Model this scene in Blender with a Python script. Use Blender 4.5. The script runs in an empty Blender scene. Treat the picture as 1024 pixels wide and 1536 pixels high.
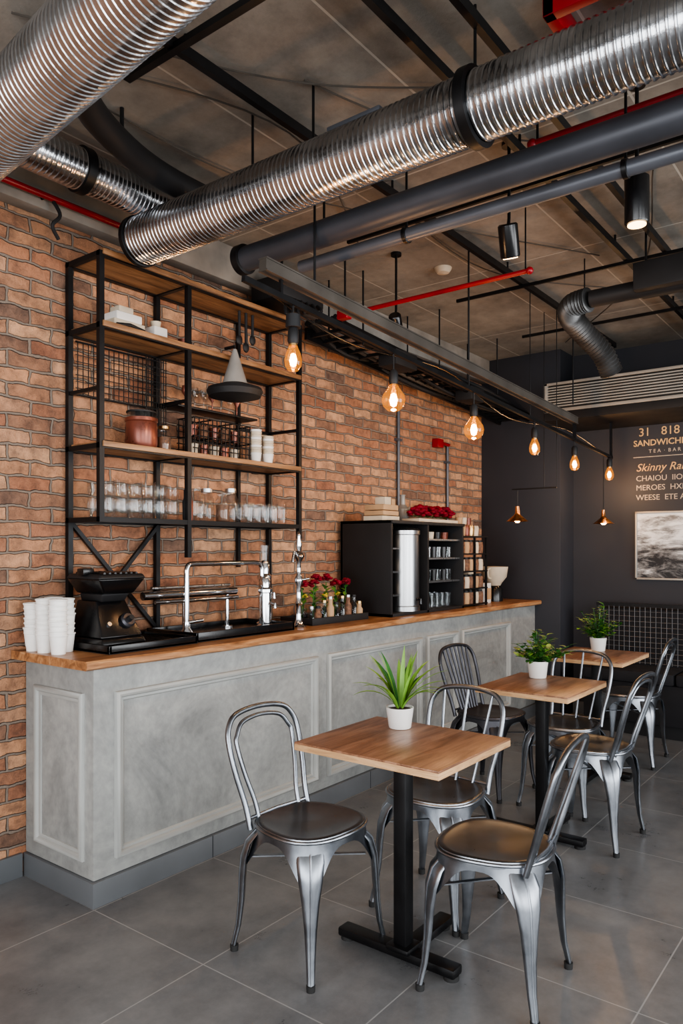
import bpy, math, random
from mathutils import Vector, Matrix
import bmesh
random.seed(7)
S=bpy.context.scene
COL=S.collection

# ------------------------------------------------------------ materials
def nt(name):
    m=bpy.data.materials.new(name); m.use_nodes=True
    n=m.node_tree.nodes; l=m.node_tree.links
    b=n.get('Principled BSDF')
    return m,n,l,b
def lin(r,g,b):
    f=lambda c:((c/255)/12.92 if c/255<=.04045 else (((c/255)+.055)/1.055)**2.4)
    return (f(r),f(g),f(b))
def M(name,col,rough=.5,metal=0.,var=.15,scale=8.,bump=0.,emit=0.,ecol=None,rvar=.1,detail=4,stretch=(1,1,1),bscale=None):
    m,n,l,b=nt(name)
    tc=n.new('ShaderNodeTexCoord'); mp=n.new('ShaderNodeMapping'); mp.inputs['Scale'].default_value=stretch
    l.new(tc.outputs['Object'],mp.inputs['Vector'])
    no=n.new('ShaderNodeTexNoise'); no.inputs['Scale'].default_value=scale; no.inputs['Detail'].default_value=detail
    l.new(mp.outputs['Vector'],no.inputs['Vector'])
    cr=n.new('ShaderNodeValToRGB')
    cr.color_ramp.elements[0].position=.3; cr.color_ramp.elements[1].position=.7
    cr.color_ramp.elements[0].color=(*[c*(1-var) for c in col],1)
    cr.color_ramp.elements[1].color=(*[min(1,c*(1+var)) for c in col],1)
    l.new(no.outputs['Fac'],cr.inputs['Fac']); l.new(cr.outputs['Color'],b.inputs['Base Color'])
    mr=n.new('ShaderNodeMapRange'); mr.inputs['To Min'].default_value=max(.02,rough-rvar); mr.inputs['To Max'].default_value=min(1,rough+rvar)
    l.new(no.outputs['Fac'],mr.inputs['Value']); l.new(mr.outputs['Result'],b.inputs['Roughness'])
    b.inputs['Metallic'].default_value=metal
    if bump:
        bp=n.new('ShaderNodeBump'); bp.inputs['Strength'].default_value=bump; bp.inputs['Distance'].default_value=.01
        if bscale:
            n2=n.new('ShaderNodeTexNoise'); n2.inputs['Scale'].default_value=bscale; n2.inputs['Detail'].default_value=6
            l.new(tc.outputs['Object'],n2.inputs['Vector']); l.new(n2.outputs['Fac'],bp.inputs['Height'])
        else: l.new(no.outputs['Fac'],bp.inputs['Height'])
        l.new(bp.outputs['Normal'],b.inputs['Normal'])
    if emit:
        b.inputs['Emission Color'].default_value=(*(ecol or col),1); b.inputs['Emission Strength'].default_value=emit
    return m
def glass_mat(name,tint=(1,1,1),base=.08,top=.75,glow=None):
    m=bpy.data.materials.new(name); m.use_nodes=True
    n=m.node_tree.nodes; l=m.node_tree.links
    n.clear()
    o=n.new('ShaderNodeOutputMaterial'); mx=n.new('ShaderNodeMixShader'); t=n.new('ShaderNodeBsdfTransparent'); g=n.new('ShaderNodeBsdfGlossy')
    t.inputs['Color'].default_value=(*tint,1); g.inputs['Roughness'].default_value=.03; g.inputs['Color'].default_value=(.85,.85,.85,1)
    lw=n.new('ShaderNodeLayerWeight'); lw.inputs['Blend'].default_value=.25
    mr=n.new('ShaderNodeMapRange'); mr.inputs['To Min'].default_value=base; mr.inputs['To Max'].default_value=top
    l.new(lw.outputs['Facing'],mr.inputs['Value']); l.new(mr.outputs['Result'],mx.inputs['Fac'])
    l.new(t.outputs[0],mx.inputs[1]); l.new(g.outputs[0],mx.inputs[2])
    if glow:
        e=n.new('ShaderNodeEmission'); e.inputs[0].default_value=(*glow,1); e.inputs[1].default_value=.25
        ad=n.new('ShaderNodeAddShader'); l.new(mx.outputs[0],ad.inputs[0]); l.new(e.outputs[0],ad.inputs[1]); l.new(ad.outputs[0],o.inputs[0])
    else: l.new(mx.outputs[0],o.inputs[0])
    return m
def brick_mat():
    m,n,l,b=nt('brick')
    tc=n.new('ShaderNodeTexCoord'); sx=n.new('ShaderNodeSeparateXYZ'); cx=n.new('ShaderNodeCombineXYZ')
    l.new(tc.outputs['Object'],sx.inputs[0])
    l.new(sx.outputs['X'],cx.inputs['X']); l.new(sx.outputs['Z'],cx.inputs['Y'])
    nd=n.new('ShaderNodeTexNoise'); nd.inputs['Scale'].default_value=13; nd.inputs['Detail'].default_value=5
    l.new(tc.outputs['Object'],nd.inputs['Vector'])
    vs=n.new('ShaderNodeVectorMath'); vs.operation='SUBTRACT'; vs.inputs[1].default_value=(.5,.5,.5)
    l.new(nd.outputs['Color'],vs.inputs[0])
    vm=n.new('ShaderNodeVectorMath'); vm.operation='SCALE'; vm.inputs['Scale'].default_value=.034
    l.new(vs.outputs[0],vm.inputs[0])
    va=n.new('ShaderNodeVectorMath'); va.operation='ADD'; l.new(cx.outputs[0],va.inputs[0]); l.new(vm.outputs[0],va.inputs[1])
    bt=n.new('ShaderNodeTexBrick')
    for k,v in (('Scale',1.),('Brick Width',.205),('Row Height',.066),('Mortar Size',.0075),('Mortar Smooth',.5),('Bias',0.)): bt.inputs[k].default_value=v
    bt.inputs['Color1'].default_value=(0,0,0,1); bt.inputs['Color2'].default_value=(1,1,1,1); bt.inputs['Mortar'].default_value=(.5,.5,.5,1)
    l.new(va.outputs[0],bt.inputs['Vector'])
    cr=n.new('ShaderNodeValToRGB'); e=cr.color_ramp.elements
    e[0].position=0; e[0].color=(*lin(124,98,84),1); e[1].position=1; e[1].color=(*lin(190,144,114),1)
    for p,c in ((.15,(164,120,94)),(.35,(196,146,112)),(.5,(158,108,84)),(.65,(184,130,98)),(.82,(206,160,126))):
        q=e.new(p); q.color=(*lin(*c),1)
    l.new(bt.outputs['Color'],cr.inputs['Fac'])
    n2=n.new('ShaderNodeTexNoise'); n2.inputs['Scale'].default_value=16; n2.inputs['Detail'].default_value=9; n2.inputs['Roughness'].default_value=.72
    l.new(tc.outputs['Object'],n2.inputs['Vector'])
    c2=n.new('ShaderNodeValToRGB'); c2.color_ramp.elements[0].position=.34; c2.color_ramp.elements[0].color=(.40,.41,.44,1); c2.color_ramp.elements[1].position=.6; c2.color_ramp.elements[1].color=(1.08,1.06,1.02,1)
    l.new(n2.outputs['Fac'],c2.inputs['Fac'])
    mu=n.new('ShaderNodeMix'); mu.data_type='RGBA'; mu.blend_type='MULTIPLY'; mu.inputs[0].default_value=.9
    l.new(cr.outputs[0],mu.inputs[6]); l.new(c2.outputs[0],mu.inputs[7])
    mo=n.new('ShaderNodeMix'); mo.data_type='RGBA'; mo.inputs[7].default_value=(*lin(134,120,108),1)
    l.new(bt.outputs['Fac'],mo.inputs[0]); l.new(mu.outputs[2],mo.inputs[6]); l.new(mo.outputs[2],b.inputs['Base Color'])
    b.inputs['Roughness'].default_value=.85
    ma=n.new('ShaderNodeMath'); ma.operation='MULTIPLY_ADD'; ma.inputs[1].default_value=-1.6
    l.new(bt.outputs['Fac'],ma.inputs[0]); l.new(n2.outputs['Fac'],ma.inputs[2])
    bp=n.new('ShaderNodeBump'); bp.inputs['Strength'].default_value=1.; bp.inputs['Distance'].default_value=.017
    l.new(ma.outputs[0],bp.inputs['Height']); l.new(bp.outputs[0],b.inputs['Normal'])
    return m
def tile_mat(name,c1,c2,grout,size,off,rough,gw=.004,noise=2.5,bumpy=.15,n2=0):
    m,n,l,b=nt(name)
    tc=n.new('ShaderNodeTexCoord'); mp=n.new('ShaderNodeMapping'); mp.inputs['Location'].default_value=(-off[0],-off[1],0)
    l.new(tc.outputs['Object'],mp.inputs['Vector'])
    bt=n.new('ShaderNodeTexBrick'); bt.offset=0; bt.squash=1
    for k,v in (('Scale',1.),('Brick Width',size[0]),('Row Height',size[1]),('Mortar Size',gw),('Mortar Smooth',.1)): bt.inputs[k].default_value=v
    bt.inputs['Color1'].default_value=(.93,.93,.93,1); bt.inputs['Color2'].default_value=(1.05,1.05,1.05,1); bt.inputs['Mortar'].default_value=(1,1,1,1)
    l.new(mp.outputs[0],bt.inputs['Vector'])
    no=n.new('ShaderNodeTexNoise'); no.inputs['Scale'].default_value=noise; no.inputs['Detail'].default_value=12; no.inputs['Roughness'].default_value=.74
    l.new(tc.outputs['Object'],no.inputs['Vector'])
    cr=n.new('ShaderNodeValToRGB'); cr.color_ramp.elements[0].position=.32; cr.color_ramp.elements[1].position=.68
    cr.color_ramp.elements[0].color=(*c1,1); cr.color_ramp.elements[1].color=(*c2,1)
    l.new(no.outputs['Fac'],cr.inputs['Fac'])
    mu=n.new('ShaderNodeMix'); mu.data_type='RGBA'; mu.blend_type='MULTIPLY'; mu.inputs[0].default_value=1
    l.new(cr.outputs[0],mu.inputs[6]); l.new(bt.outputs['Color'],mu.inputs[7])
    mo=n.new('ShaderNodeMix'); mo.data_type='RGBA'; mo.inputs[7].default_value=(*grout,1)
    l.new(bt.outputs['Fac'],mo.inputs[0]); l.new(mu.outputs[2],mo.inputs[6]); l.new(mo.outputs[2],b.inputs['Base Color'])
    mr=n.new('ShaderNodeMapRange'); mr.inputs['To Min'].default_value=rough-.08; mr.inputs['To Max'].default_value=rough+.12
    l.new(no.outputs['Fac'],mr.inputs['Value']); l.new(mr.outputs[0],b.inputs['Roughness'])
    ma=n.new('ShaderNodeMath'); ma.operation='MULTIPLY_ADD'; ma.inputs[1].default_value=-.6
    l.new(bt.outputs['Fac'],ma.inputs[0]); l.new(no.outputs['Fac'],ma.inputs[2])
    bp=n.new('ShaderNodeBump'); bp.inputs['Strength'].default_value=bumpy; bp.inputs['Distance'].default_value=.01
    l.new(ma.outputs[0],bp.inputs['Height']); l.new(bp.outputs[0],b.inputs['Normal'])
    return m
def plaster_mat():
    m,n,l,b=nt('counter_plaster')
    tc=n.new('ShaderNodeTexCoord')
    a=n.new('ShaderNodeTexNoise'); a.inputs['Scale'].default_value=2.3; a.inputs['Detail'].default_value=12; a.inputs['Roughness'].default_value=.72; a.inputs['Distortion'].default_value=.8
    f=n.new('ShaderNodeTexNoise'); f.inputs['Scale'].default_value=30; f.inputs['Detail'].default_value=8
    l.new(tc.outputs['Object'],a.inputs['Vector']); l.new(tc.outputs['Object'],f.inputs['Vector'])
    cr=n.new('ShaderNodeValToRGB'); e=cr.color_ramp.elements; e[0].position=.33; e[0].color=(*lin(124,125,124),1); e[1].position=.68; e[1].color=(*lin(168,168,165),1)
    q=e.new(.5); q.color=(*lin(147,148,146),1)
    l.new(a.outputs['Fac'],cr.inputs['Fac'])
    c2=n.new('ShaderNodeValToRGB'); c2.color_ramp.elements[0].position=.35; c2.color_ramp.elements[0].color=(.9,.9,.9,1); c2.color_ramp.elements[1].position=.6; c2.color_ramp.elements[1].color=(1.03,1.03,1.02,1)
    l.new(f.outputs['Fac'],c2.inputs['Fac'])
    mu=n.new('ShaderNodeMix'); mu.data_type='RGBA'; mu.blend_type='MULTIPLY'; mu.inputs[0].default_value=1
    l.new(cr.outputs[0],mu.inputs[6]); l.new(c2.outputs[0],mu.inputs[7]); l.new(mu.outputs[2],b.inputs['Base Color'])
    b.inputs['Roughness'].default_value=.6
    bp=n.new('ShaderNodeBump'); bp.inputs['Strength'].default_value=.3; bp.inputs['Distance'].default_value=.006
    l.new(a.outputs['Fac'],bp.inputs['Height']); l.new(bp.outputs[0],b.inputs['Normal'])
    return m
def wood_mat(name,c1,c2,c3,stretch,rough=.4):
    m,n,l,b=nt(name)
    tc=n.new('ShaderNodeTexCoord'); mp=n.new('ShaderNodeMapping'); mp.inputs['Scale'].default_value=stretch
    l.new(tc.outputs['Object'],mp.inputs['Vector'])
    no=n.new('ShaderNodeTexNoise'); no.inputs['Scale'].default_value=3; no.inputs['Detail'].default_value=10; no.inputs['Roughness'].default_value=.65; no.inputs['Distortion'].default_value=.8
    l.new(mp.outputs[0],no.inputs['Vector'])
    cr=n.new('ShaderNodeValToRGB'); e=cr.color_ramp.elements
    e[0].position=.34; e[0].color=(*c1,1); e[1].position=.66; e[1].color=(*c3,1); q=e.new(.5); q.color=(*c2,1)
    l.new(no.outputs['Fac'],cr.inputs['Fac']); l.new(cr.outputs[0],b.inputs['Base Color'])
    b.inputs['Roughness'].default_value=rough
    bp=n.new('ShaderNodeBump'); bp.inputs['Strength'].default_value=.15; bp.inputs['Distance'].default_value=.004
    l.new(no.outputs['Fac'],bp.inputs['Height']); l.new(bp.outputs[0],b.inputs['Normal'])
    return m
def photo_mat():
    m,n,l,b=nt('framed_print')
    tc=n.new('ShaderNodeTexCoord'); mp=n.new('ShaderNodeMapping'); mp.inputs['Scale'].default_value=(1,1.2,4)
    l.new(tc.outputs['Object'],mp.inputs['Vector'])
    no=n.new('ShaderNodeTexNoise'); no.inputs['Scale'].default_value=2.6; no.inputs['Detail'].default_value=12; no.inputs['Roughness'].default_value=.7; no.inputs['Distortion'].default_value=.5
    l.new(mp.outputs[0],no.inputs['Vector'])
    sx=n.new('ShaderNodeSeparateXYZ'); l.new(tc.outputs['Object'],sx.inputs[0])
    ma=n.new('ShaderNodeMath'); ma.operation='MULTIPLY_ADD'; ma.inputs[1].default_value=.45; l.new(sx.outputs['Z'],ma.inputs[0]); l.new(no.outputs['Fac'],ma.inputs[2])
    cr=n.new('ShaderNodeValToRGB'); e=cr.color_ramp.elements; e[0].position=.5; e[0].color=(.02,.02,.022,1); e[1].position=.72; e[1].color=(.85,.85,.85,1)
    q=e.new(.6); q.color=(.22,.22,.22,1)
    l.new(ma.outputs[0],cr.inputs['Fac']); l.new(cr.outputs[0],b.inputs['Base Color']); b.inputs['Roughness'].default_value=.25
    return m

BRICK=brick_mat()
FLOOR=tile_mat('floor_tiles',lin(93,94,96),lin(130,130,130),lin(152,152,151),(.62,.62),(1.71,2.52),.28,gw=.0025)
CEIL=tile_mat('ceiling_concrete',lin(112,106,99),lin(158,151,141),lin(176,170,160),(1.25,.62),(.3,.2),.8,gw=.005,noise=2.6,bumpy=.6)
CONC=M('beam_concrete',lin(136,130,122),.85,0,.3,5,.4)
PLAST=plaster_mat()
PLASTL=M('counter_moulding',lin(164,165,162),.55,0,.1,5,.1)
SKIRT=M('skirting_tile',lin(98,101,104),.4,0,.1,4,.05)
DARKW=M('dark_wall_paint',lin(48,49,55),.6,0,.12,2,.1)
DARKW2=M('wall_light_paint',lin(176,177,178),.7,0,.06,2)
BLK=M('black_steel',lin(20,20,22),.42,.3,.2,12)
BLKM=M('matte_black',lin(26,26,28),.6,0,.15,10)
BLKP=M('black_plastic',lin(14,14,16),.25,0,.2,10)
GPIPE=M('grey_painted_pipe',lin(66,68,74),.42,.35,.12,6)
GPIPE2=M('grey_thin_pipe',lin(88,91,98),.4,.35,.12,6)
BEAMS=M('brown_steel_beam',lin(86,80,74),.5,.3,.2,6)
RED=M('red_pipe_paint',lin(140,18,30),.35,0,.15,8)
GALV=M('galvanised_duct',(.48,.49,.51),.22,1,.25,7,.25,rvar=.1,bscale=18)
FLEX=M('flex_duct',(.11,.11,.11),.45,.8,.3,9)
CHST=M('chair_steel',(.27,.29,.32),.34,1,.25,14,rvar=.1)
CHTOP=M('chair_seat_steel',(.13,.145,.165),.3,.9,.2,9,rvar=.08)
CHDK=M('chair_dark_steel',(.07,.07,.08),.38,.8,.2,9)
CHROME=M('chrome',(.68,.69,.71),.12,1,.05,5,rvar=.04)
STEEL=M('brushed_steel',(.42,.43,.44),.3,1,.1,5,stretch=(20,20,.5))
RUB=M('rubber',(.02,.02,.02),.7)
WTOP=wood_mat('table_wood_x',lin(106,72,54),lin(146,106,82),lin(172,132,106),(1,9,9),.32)
WEDGE=wood_mat('table_edge_wood',lin(172,132,94),lin(200,160,118),lin(216,178,138),(2,2,14),.5)
WCNT=wood_mat('counter_wood',lin(116,78,52),lin(162,114,76),lin(194,148,106),(1,8,8),.36)
WSH=wood_mat('shelf_wood',lin(98,70,48),lin(140,102,70),lin(166,126,90),(1,9,9),.5)
WHITE=M('white_ceramic',lin(226,224,220),.25,0,.03,6)
PAPER=M('paper_cup',lin(242,240,236),.6,0,.05,30)
CREAM=M('cream_box',lin(196,184,164),.6,0,.12,12)
COPP=M('copper_pot',lin(118,66,52),.3,.4,.35,12)
COPP2=M('copper_shade',(.6,.3,.14),.28,1,.1,6)
BRASS=M('brass',(.5,.34,.16),.3,1,.1,8)
ZINC=M('zinc_shade',lin(150,148,144),.45,.2,.12,8)
GOLD=M('gold_lettering',(.66,.42,.19),.5,0,.05,20)
TANL=M('tan_lettering',(.5,.42,.32),.5,0,.05,20)
LEAF=M('leaf_light',lin(122,168,70),.4,0,.3,14)
LEAF2=M('leaf_dark',lin(52,104,44),.45,0,.4,18)
SOIL=M('soil',lin(45,32,24),.9)
FLOWR=M('red_flower',lin(120,12,34),.5,0,.35,20)
FLOWY=M('yellow_flower',lin(215,185,70),.5,0,.2,20)
GLASS=glass_mat('clear_glass',(.94,.955,.96),.03,.5)
AMBER=glass_mat('amber_bulb_glass',(1,.74,.42),.03,.4,(1,.36,.06))
FIL=M('bulb_filament',(1,.5,.15),.5,emit=45,ecol=(1,.43,.1))
SPOTE=M('spot_lens',(1,.7,.4),.5,emit=6,ecol=(1,.62,.3))
GRILLE=M('grille_aluminium',lin(172,168,160),.4,.4,.08,8)
PRINT=photo_mat()
LATT=M('lattice_wire',lin(110,110,112),.5,.3)
PANEL=M('upholstery_dark',lin(30,30,34),.8,0,.2,20)
JARC=M('jar_contents',lin(112,80,60),.7,0,.5,60)
COFB=M('tan_card',lin(176,144,110),.7,0,.1,12)

# ------------------------------------------------------------ geometry builder
def frames(pts,closed=False):
    n=len(pts); T=[]
    for i in range(n):
        if closed: a=pts[(i-1)%n]; b=pts[(i+1)%n]
        else: a=pts[max(0,i-1)]; b=pts[min(n-1,i+1)]
        T.append((b-a).normalized())
    up=Vector((0,0,1)) if abs(T[0].z)<.9 else Vector((0,1,0))
    N=(up-T[0]*up.dot(T[0])).normalized(); out=[]
    for t in T:
        N=(N-t*N.dot(t)).normalized(); out.append((N.copy(),t.cross(N)))
    return out
def cat(pts,n=8,closed=False):
    P=[Vector(p) for p in pts]; out=[]; m=len(P)
    rng=range(m) if closed else range(m-1)
    for i in rng:
        g=(lambda k:P[k%m]) if closed else (lambda k:P[max(0,min(m-1,k))])
        a,b,c,d=g(i-1),g(i),g(i+1),g(i+2)
        for j in range(n):
            t=j/n
            out.append(.5*((2*b)+(c-a)*t+(2*a-5*b+4*c-d)*t*t+(3*b-a-3*c+d)*t**3))
    if not closed: out.append(P[-1])
    return out
class G:
    def __init__(s): s.v=[];s.f=[];s.m=[];s.sm=[];s.mats=[];s.T=Matrix()
    def mi(s,m):
        if m not in s.mats: s.mats.append(m)
        return s.mats.index(m)
    def add(s,vs,fs,mat,smooth=False):
        o=len(s.v); k=s.mi(mat)
        for p in vs: s.v.append(tuple(s.T@Vector(p)))
        for f in fs: s.f.append([i+o for i in f]); s.m.append(k); s.sm.append(smooth)
    def box(s,lo,hi,mat,bev=0.,rot=None):
        lo=Vector(lo);hi=Vector(hi); c=(lo+hi)/2; d=hi-lo
        bm=bmesh.new(); bmesh.ops.create_cube(bm,size=1)
        for v in bm.verts: v.co=Vector((v.co.x*d.x,v.co.y*d.y,v.co.z*d.z))
        if bev: bmesh.ops.bevel(bm,geom=bm.edges[:],offset=bev,segments=2,affect='EDGES',profile=.6)
        bm.verts.index_update()
        R=rot if rot else Matrix()
        s.add([c+R@v.co for v in bm.verts],[[v.index for v in f.verts] for f in bm.faces],mat,False); bm.free()
    def tube(s,pts,r,mat,seg=12,closed=False,caps=True,smooth=True,sq=None):
        pts=[Vector(p) for p in pts]; F=frames(pts,closed); n=len(pts)
        vs=[]
        for i,(p,(a,b)) in enumerate(zip(pts,F)):
            rr=r[i] if isinstance(r,(list,tuple)) else r
            for k in range(seg):
                t=2*math.pi*k/seg; vs.append(p+a*math.cos(t)*rr+b*math.sin(t)*rr)
        fs=[]
        for i in range(n if closed else n-1):
            j=(i+1)%n
            for k in range(seg):
                q=(k+1)%seg; fs.append([i*seg+k,i*seg+q,j*seg+q,j*seg+k])
        s.add(vs,fs,mat,smooth)
        if caps and not closed:
            s.add(vs[:seg],[list(range(seg))[::-1]],mat); s.add(vs[-seg:],[list(range(seg))],mat)
    def bar(s,a,b,w,mat,h=None):
        a=Vector(a);b=Vector(b);h=h or w
        t=(b-a).normalized(); up=Vector((0,0,1)) if abs(t.z)<.95 else Vector((0,1,0))
        x=t.cross(up).normalized(); y=x.cross(t).normalized()
        vs=[]
        for p in (a,b):
            for q,r in ((-1,-1),(1,-1),(1,1),(-1,1)): vs.append(p+x*q*w/2+y*r*h/2)
        s.add(vs,[[0,1,2,3],[7,6,5,4],[0,4,5,1],[1,5,6,2],[2,6,7,3],[3,7,4,0]],mat)
    def lathe(s,prof,c,mat,seg=24,smooth=True,rot=None,caps=True):
        c=Vector(c);R=rot or Matrix(); vs=[]
        for r,z in prof:
            for k in range(seg):
                t=2*math.pi*k/seg; vs.append(c+R@Vector((r*math.cos(t),r*math.sin(t),z)))
        fs=[]
        for i in range(len(prof)-1):
            for k in range(seg):
                q=(k+1)%seg; fs.append([i*seg+k,i*seg+q,(i+1)*seg+q,(i+1)*seg+k])
        s.add(vs,fs,mat,smooth)
        if caps:
            if prof[0][0]>1e-4: s.add(vs[:seg],[list(range(seg))[::-1]],mat)
            if prof[-1][0]>1e-4: s.add(vs[-seg:],[list(range(seg))],mat)
    def ball(s,c,r,mat,seg=12,sc=(1,1,1)):
        rings=max(6,seg//2+2)
        prof=[(max(1e-5,math.sin(math.pi*i/rings)),-math.cos(math.pi*i/rings)) for i in range(rings+1)]
        s.lathe([(a*r,b*r) for a,b in prof],c,mat,seg,rot=Matrix.Diagonal((*sc,1)),caps=False)
    def mesh(s,name):
        me=bpy.data.meshes.new(name); me.from_pydata(s.v,[],s.f)
        for m in s.mats: me.materials.append(m)
        me.polygons.foreach_set('material_index',s.m); me.polygons.foreach_set('use_smooth',s.sm)
        me.update()
        bm=bmesh.new(); bm.from_mesh(me); bmesh.ops.recalc_face_normals(bm,faces=bm.faces[:]); bm.to_mesh(me); bm.free()
        try: me.set_sharp_from_angle(angle=math.radians(42))
        except Exception: pass
        return me
    def build(s,name,origin='bbox'):
        if origin=='bbox':
            xs=[p[0] for p in s.v];ys=[p[1] for p in s.v];zs=[p[2] for p in s.v]
            o=Vector(((min(xs)+max(xs))/2,(min(ys)+max(ys))/2,min(zs)))
            s.v=[(p[0]-o.x,p[1]-o.y,p[2]-o.z) for p in s.v]
        else: o=Vector((0,0,0))
        ob=bpy.data.objects.new(name,s.mesh(name)); ob.location=o; COL.objects.link(ob); return ob
def inst(mesh,name,loc,rz=0,sc=1):
    ob=bpy.data.objects.new(name,mesh); ob.location=loc; ob.rotation_euler=(0,0,math.radians(rz)); ob.scale=(sc,sc,sc); COL.objects.link(ob); return ob

# ------------------------------------------------------------ room shell
X0,X1,Y0,Y1,H=-2.6,6.3,-3.0,3.04,3.06
HT=H-.001
g=G(); g.box((X0,Y0,-.1),(X1,Y1,0),FLOOR); g.build('floor',None)
g=G(); g.box((X0,Y0,H),(X1,Y1,H+.15),CEIL); g.build('ceiling',None)
g=G(); g.box((X0,Y1,0),(X1,Y1+.2,H),BRICK); g.build('wall_north',None)
g=G(); g.box((X1,Y0,0),(X1+.2,Y1+.2,H),DARKW); g.build('wall_east',None)
g=G(); g.box((6.0,2.32,0),(6.3,3.04,H),DARKW,.004); g.build('wall_column',None)
def windowed(g,fixed,axis,a0,a1,wins,z0,z1,t,mat):
    def bx(p,q,za,zb,m=mat,th=t,off=0):
        if axis=='x': g.box((p,fixed-th+off,za),(q,fixed+off,zb),m)
        else: g.box((fixed-th+off,p,za),(fixed+off,q,zb),m)
    bx(a0,a1,0,z0); bx(a0,a1,z1,H); c=a0
    for (p,q) in wins: bx(c,p,z0,z1); c=q
    bx(c,a1,z0,z1)
def frame(name,fixed,axis,p,q,z0,z1,t):
    g=G(); 
    def bx(a,b,za,zb):
        if axis=='x': g.box((a,fixed-.12,za),(b,fixed-.06,zb),BLK)
        else: g.box((fixed-.12,a,za),(fixed-.06,b,zb),BLK)
    bx(p,q,z0,z0+.05);bx(p,q,z1-.05,z1);n=3
    for i in range(n+1):
        c=p+(q-p-.05)*i/n; bx(c,c+.05,z0,z1)
    bx(p,q,2.05,2.09)
    g.build(name)
g=G(); ws=[(-2.1,.3),(.7,3.1),(3.5,5.9)]; windowed(g,Y0,'x',X0,X1,ws,.5,2.7,.18,DARKW2); g.build('wall_south',None)
for i,(p,q) in enumerate(ws): frame('window_%d'%(i+1),Y0,'x',p,q,.5,2.7,.18)
g=G(); windowed(g,X0,'y',Y0,Y1+.2,[(-2.4,2.5)],.3,2.7,.18,DARKW2); g.build('wall_west',None)
frame('window_4',X0,'y',-2.4,2.5,.3,2.7,.18)
g=G(); g.box((X0,3.022,0),(1.70,3.04,.1),SKIRT,.002); g.build('baseboard_north')
g=G(); g.box((6.282,Y0,0),(6.3,2.32,.1),SKIRT,.002); g.build('baseboard_east')
g=G(); g.box((X0,2.96,2.86),(6.0,3.04,H),CONC,.006); g.build('trim_concrete_beam')

# ------------------------------------------------------------ counter
g=G()
g.box((1.72,2.54,.1),(6.0,3.035,.935),PLAST,.006)
g.box((1.708,2.525,0),(6.0,3.035,.098),SKIRT,.002)
for xx in (2.33,2.95,3.57,4.19,4.81,5.43): g.box((xx-.0015,2.523,0),(xx+.0015,2.53,.098),DARKW)
PROF=[(0,-.004),(0,.014),(.003,.022),(.010,.026),(.018,.024),(.024,.016),(.027,.008),(.036,.010),(.041,.006),(.043,-.004)]
def moulding(a,b,z0,z1,mapf):
    # mitred rectangular picture-frame moulding swept round the panel
    vs=[];fs=[];n=len(PROF)
    for (cx,cz,sx,sz) in ((a,z0,1,1),(b,z0,-1,1),(b,z1,-1,-1),(a,z1,1,-1)):
        for (o,d) in PROF: vs.append(mapf(cx+sx*o,cz+sz*o,d))
    for i in range(4):
        j=(i+1)%4
        for k in range(n-1): fs.append([i*n+k,j*n+k,j*n+k+1,i*n+k+1])
    g.add(vs,fs,PLASTL,False)
for a,b in ((1.815,3.085),(3.175,4.15),(4.215,4.63),(4.69,5.48)): moulding(a,b,.165,.83,lambda u,z,d:(u,2.54-d,z))
moulding(2.6,2.95,.165,.83,lambda u,z,d:(1.72-d*.7,u,z))
g.build('service_counter')
g=G(); n=90; vs=[];fs=[]
for i in range(n+1):
    t=i/n; xx=1.655+(5.995-1.655)*t
    yf=2.485+.006*math.sin(xx*5)+.004*math.sin(xx*17+1)+random.uniform(-.002,.002)
    vs+= [(xx,yf+.008,.936),(xx,yf,.943),(xx,yf-.001,.965),(xx,yf+.006,.972),(xx,3.035,.972),(xx,3.035,.936)]
for i in range(n):
    for k in range(6):
        q=(k+1)%6; fs.append([i*6+k,i*6+q,(i+1)*6+q,(i+1)*6+k])
fs.append(list(range(6))); fs.append([n*6+k for k in range(6)][::-1])
g.add(vs,fs,WCNT); g.build('countertop')

# ------------------------------------------------------------ wall shelf unit
g=G(); x0,xm,x1,yf,yb=1.92,2.41,3.23,2.785,3.02; pw=.024
for xx in (x0,xm,x1): 
    g.bar((xx,yb,.973),(xx,yb,2.69),pw,BLK)
g.bar((x0,yf,1.52),(x0,yf,2.69),pw,BLK); g.bar((xm,yf,1.36),(xm,yf,2.69),pw,BLK); g.bar((x1,yf,1.46),(x1,yf,2.69),pw,BLK)
g.bar((2.98,yb,1.3),(2.98,yb,2.69),pw*.8,BLK)
for z,wood in ((2.68,1),(2.37,1),(1.85,1),(1.53,0)):
    g.bar((x0-.012,yf,z),(x1+.012,yf,z),.022,BLK); g.bar((x0-.012,yb,z),(x1+.012,yb,z),.022,BLK)
    for xx in (x0,xm,x1): g.bar((xx,yf,z),(xx,yb,z),.022,BLK)
    g.box((x0+.002,yf-.02,z-.004) if wood else (x0,yf,z-.002),(x1-.002,yb,z+.02 if wood else z+.012),WSH if wood else BLKM,.002)
for z in (2.1,): g.bar((x0,yf,z),(x0,yb,z),.016,BLK)
g.bar((xm,yf,2.12),(xm,yb,2.12),.016,BLK); g.bar((x1,yf,2.08),(x1,yb,2.08),.016,BLK); g.bar((2.98,yb,2.08),(x1,yb,2.08),.016,BLK)
g.bar((x0,yb,1.53),(xm,yb,1.0),.018,BLK); g.bar((xm,yb-.02,1.53),(x0,yb-.02,1.0),.018,BLK)
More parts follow.
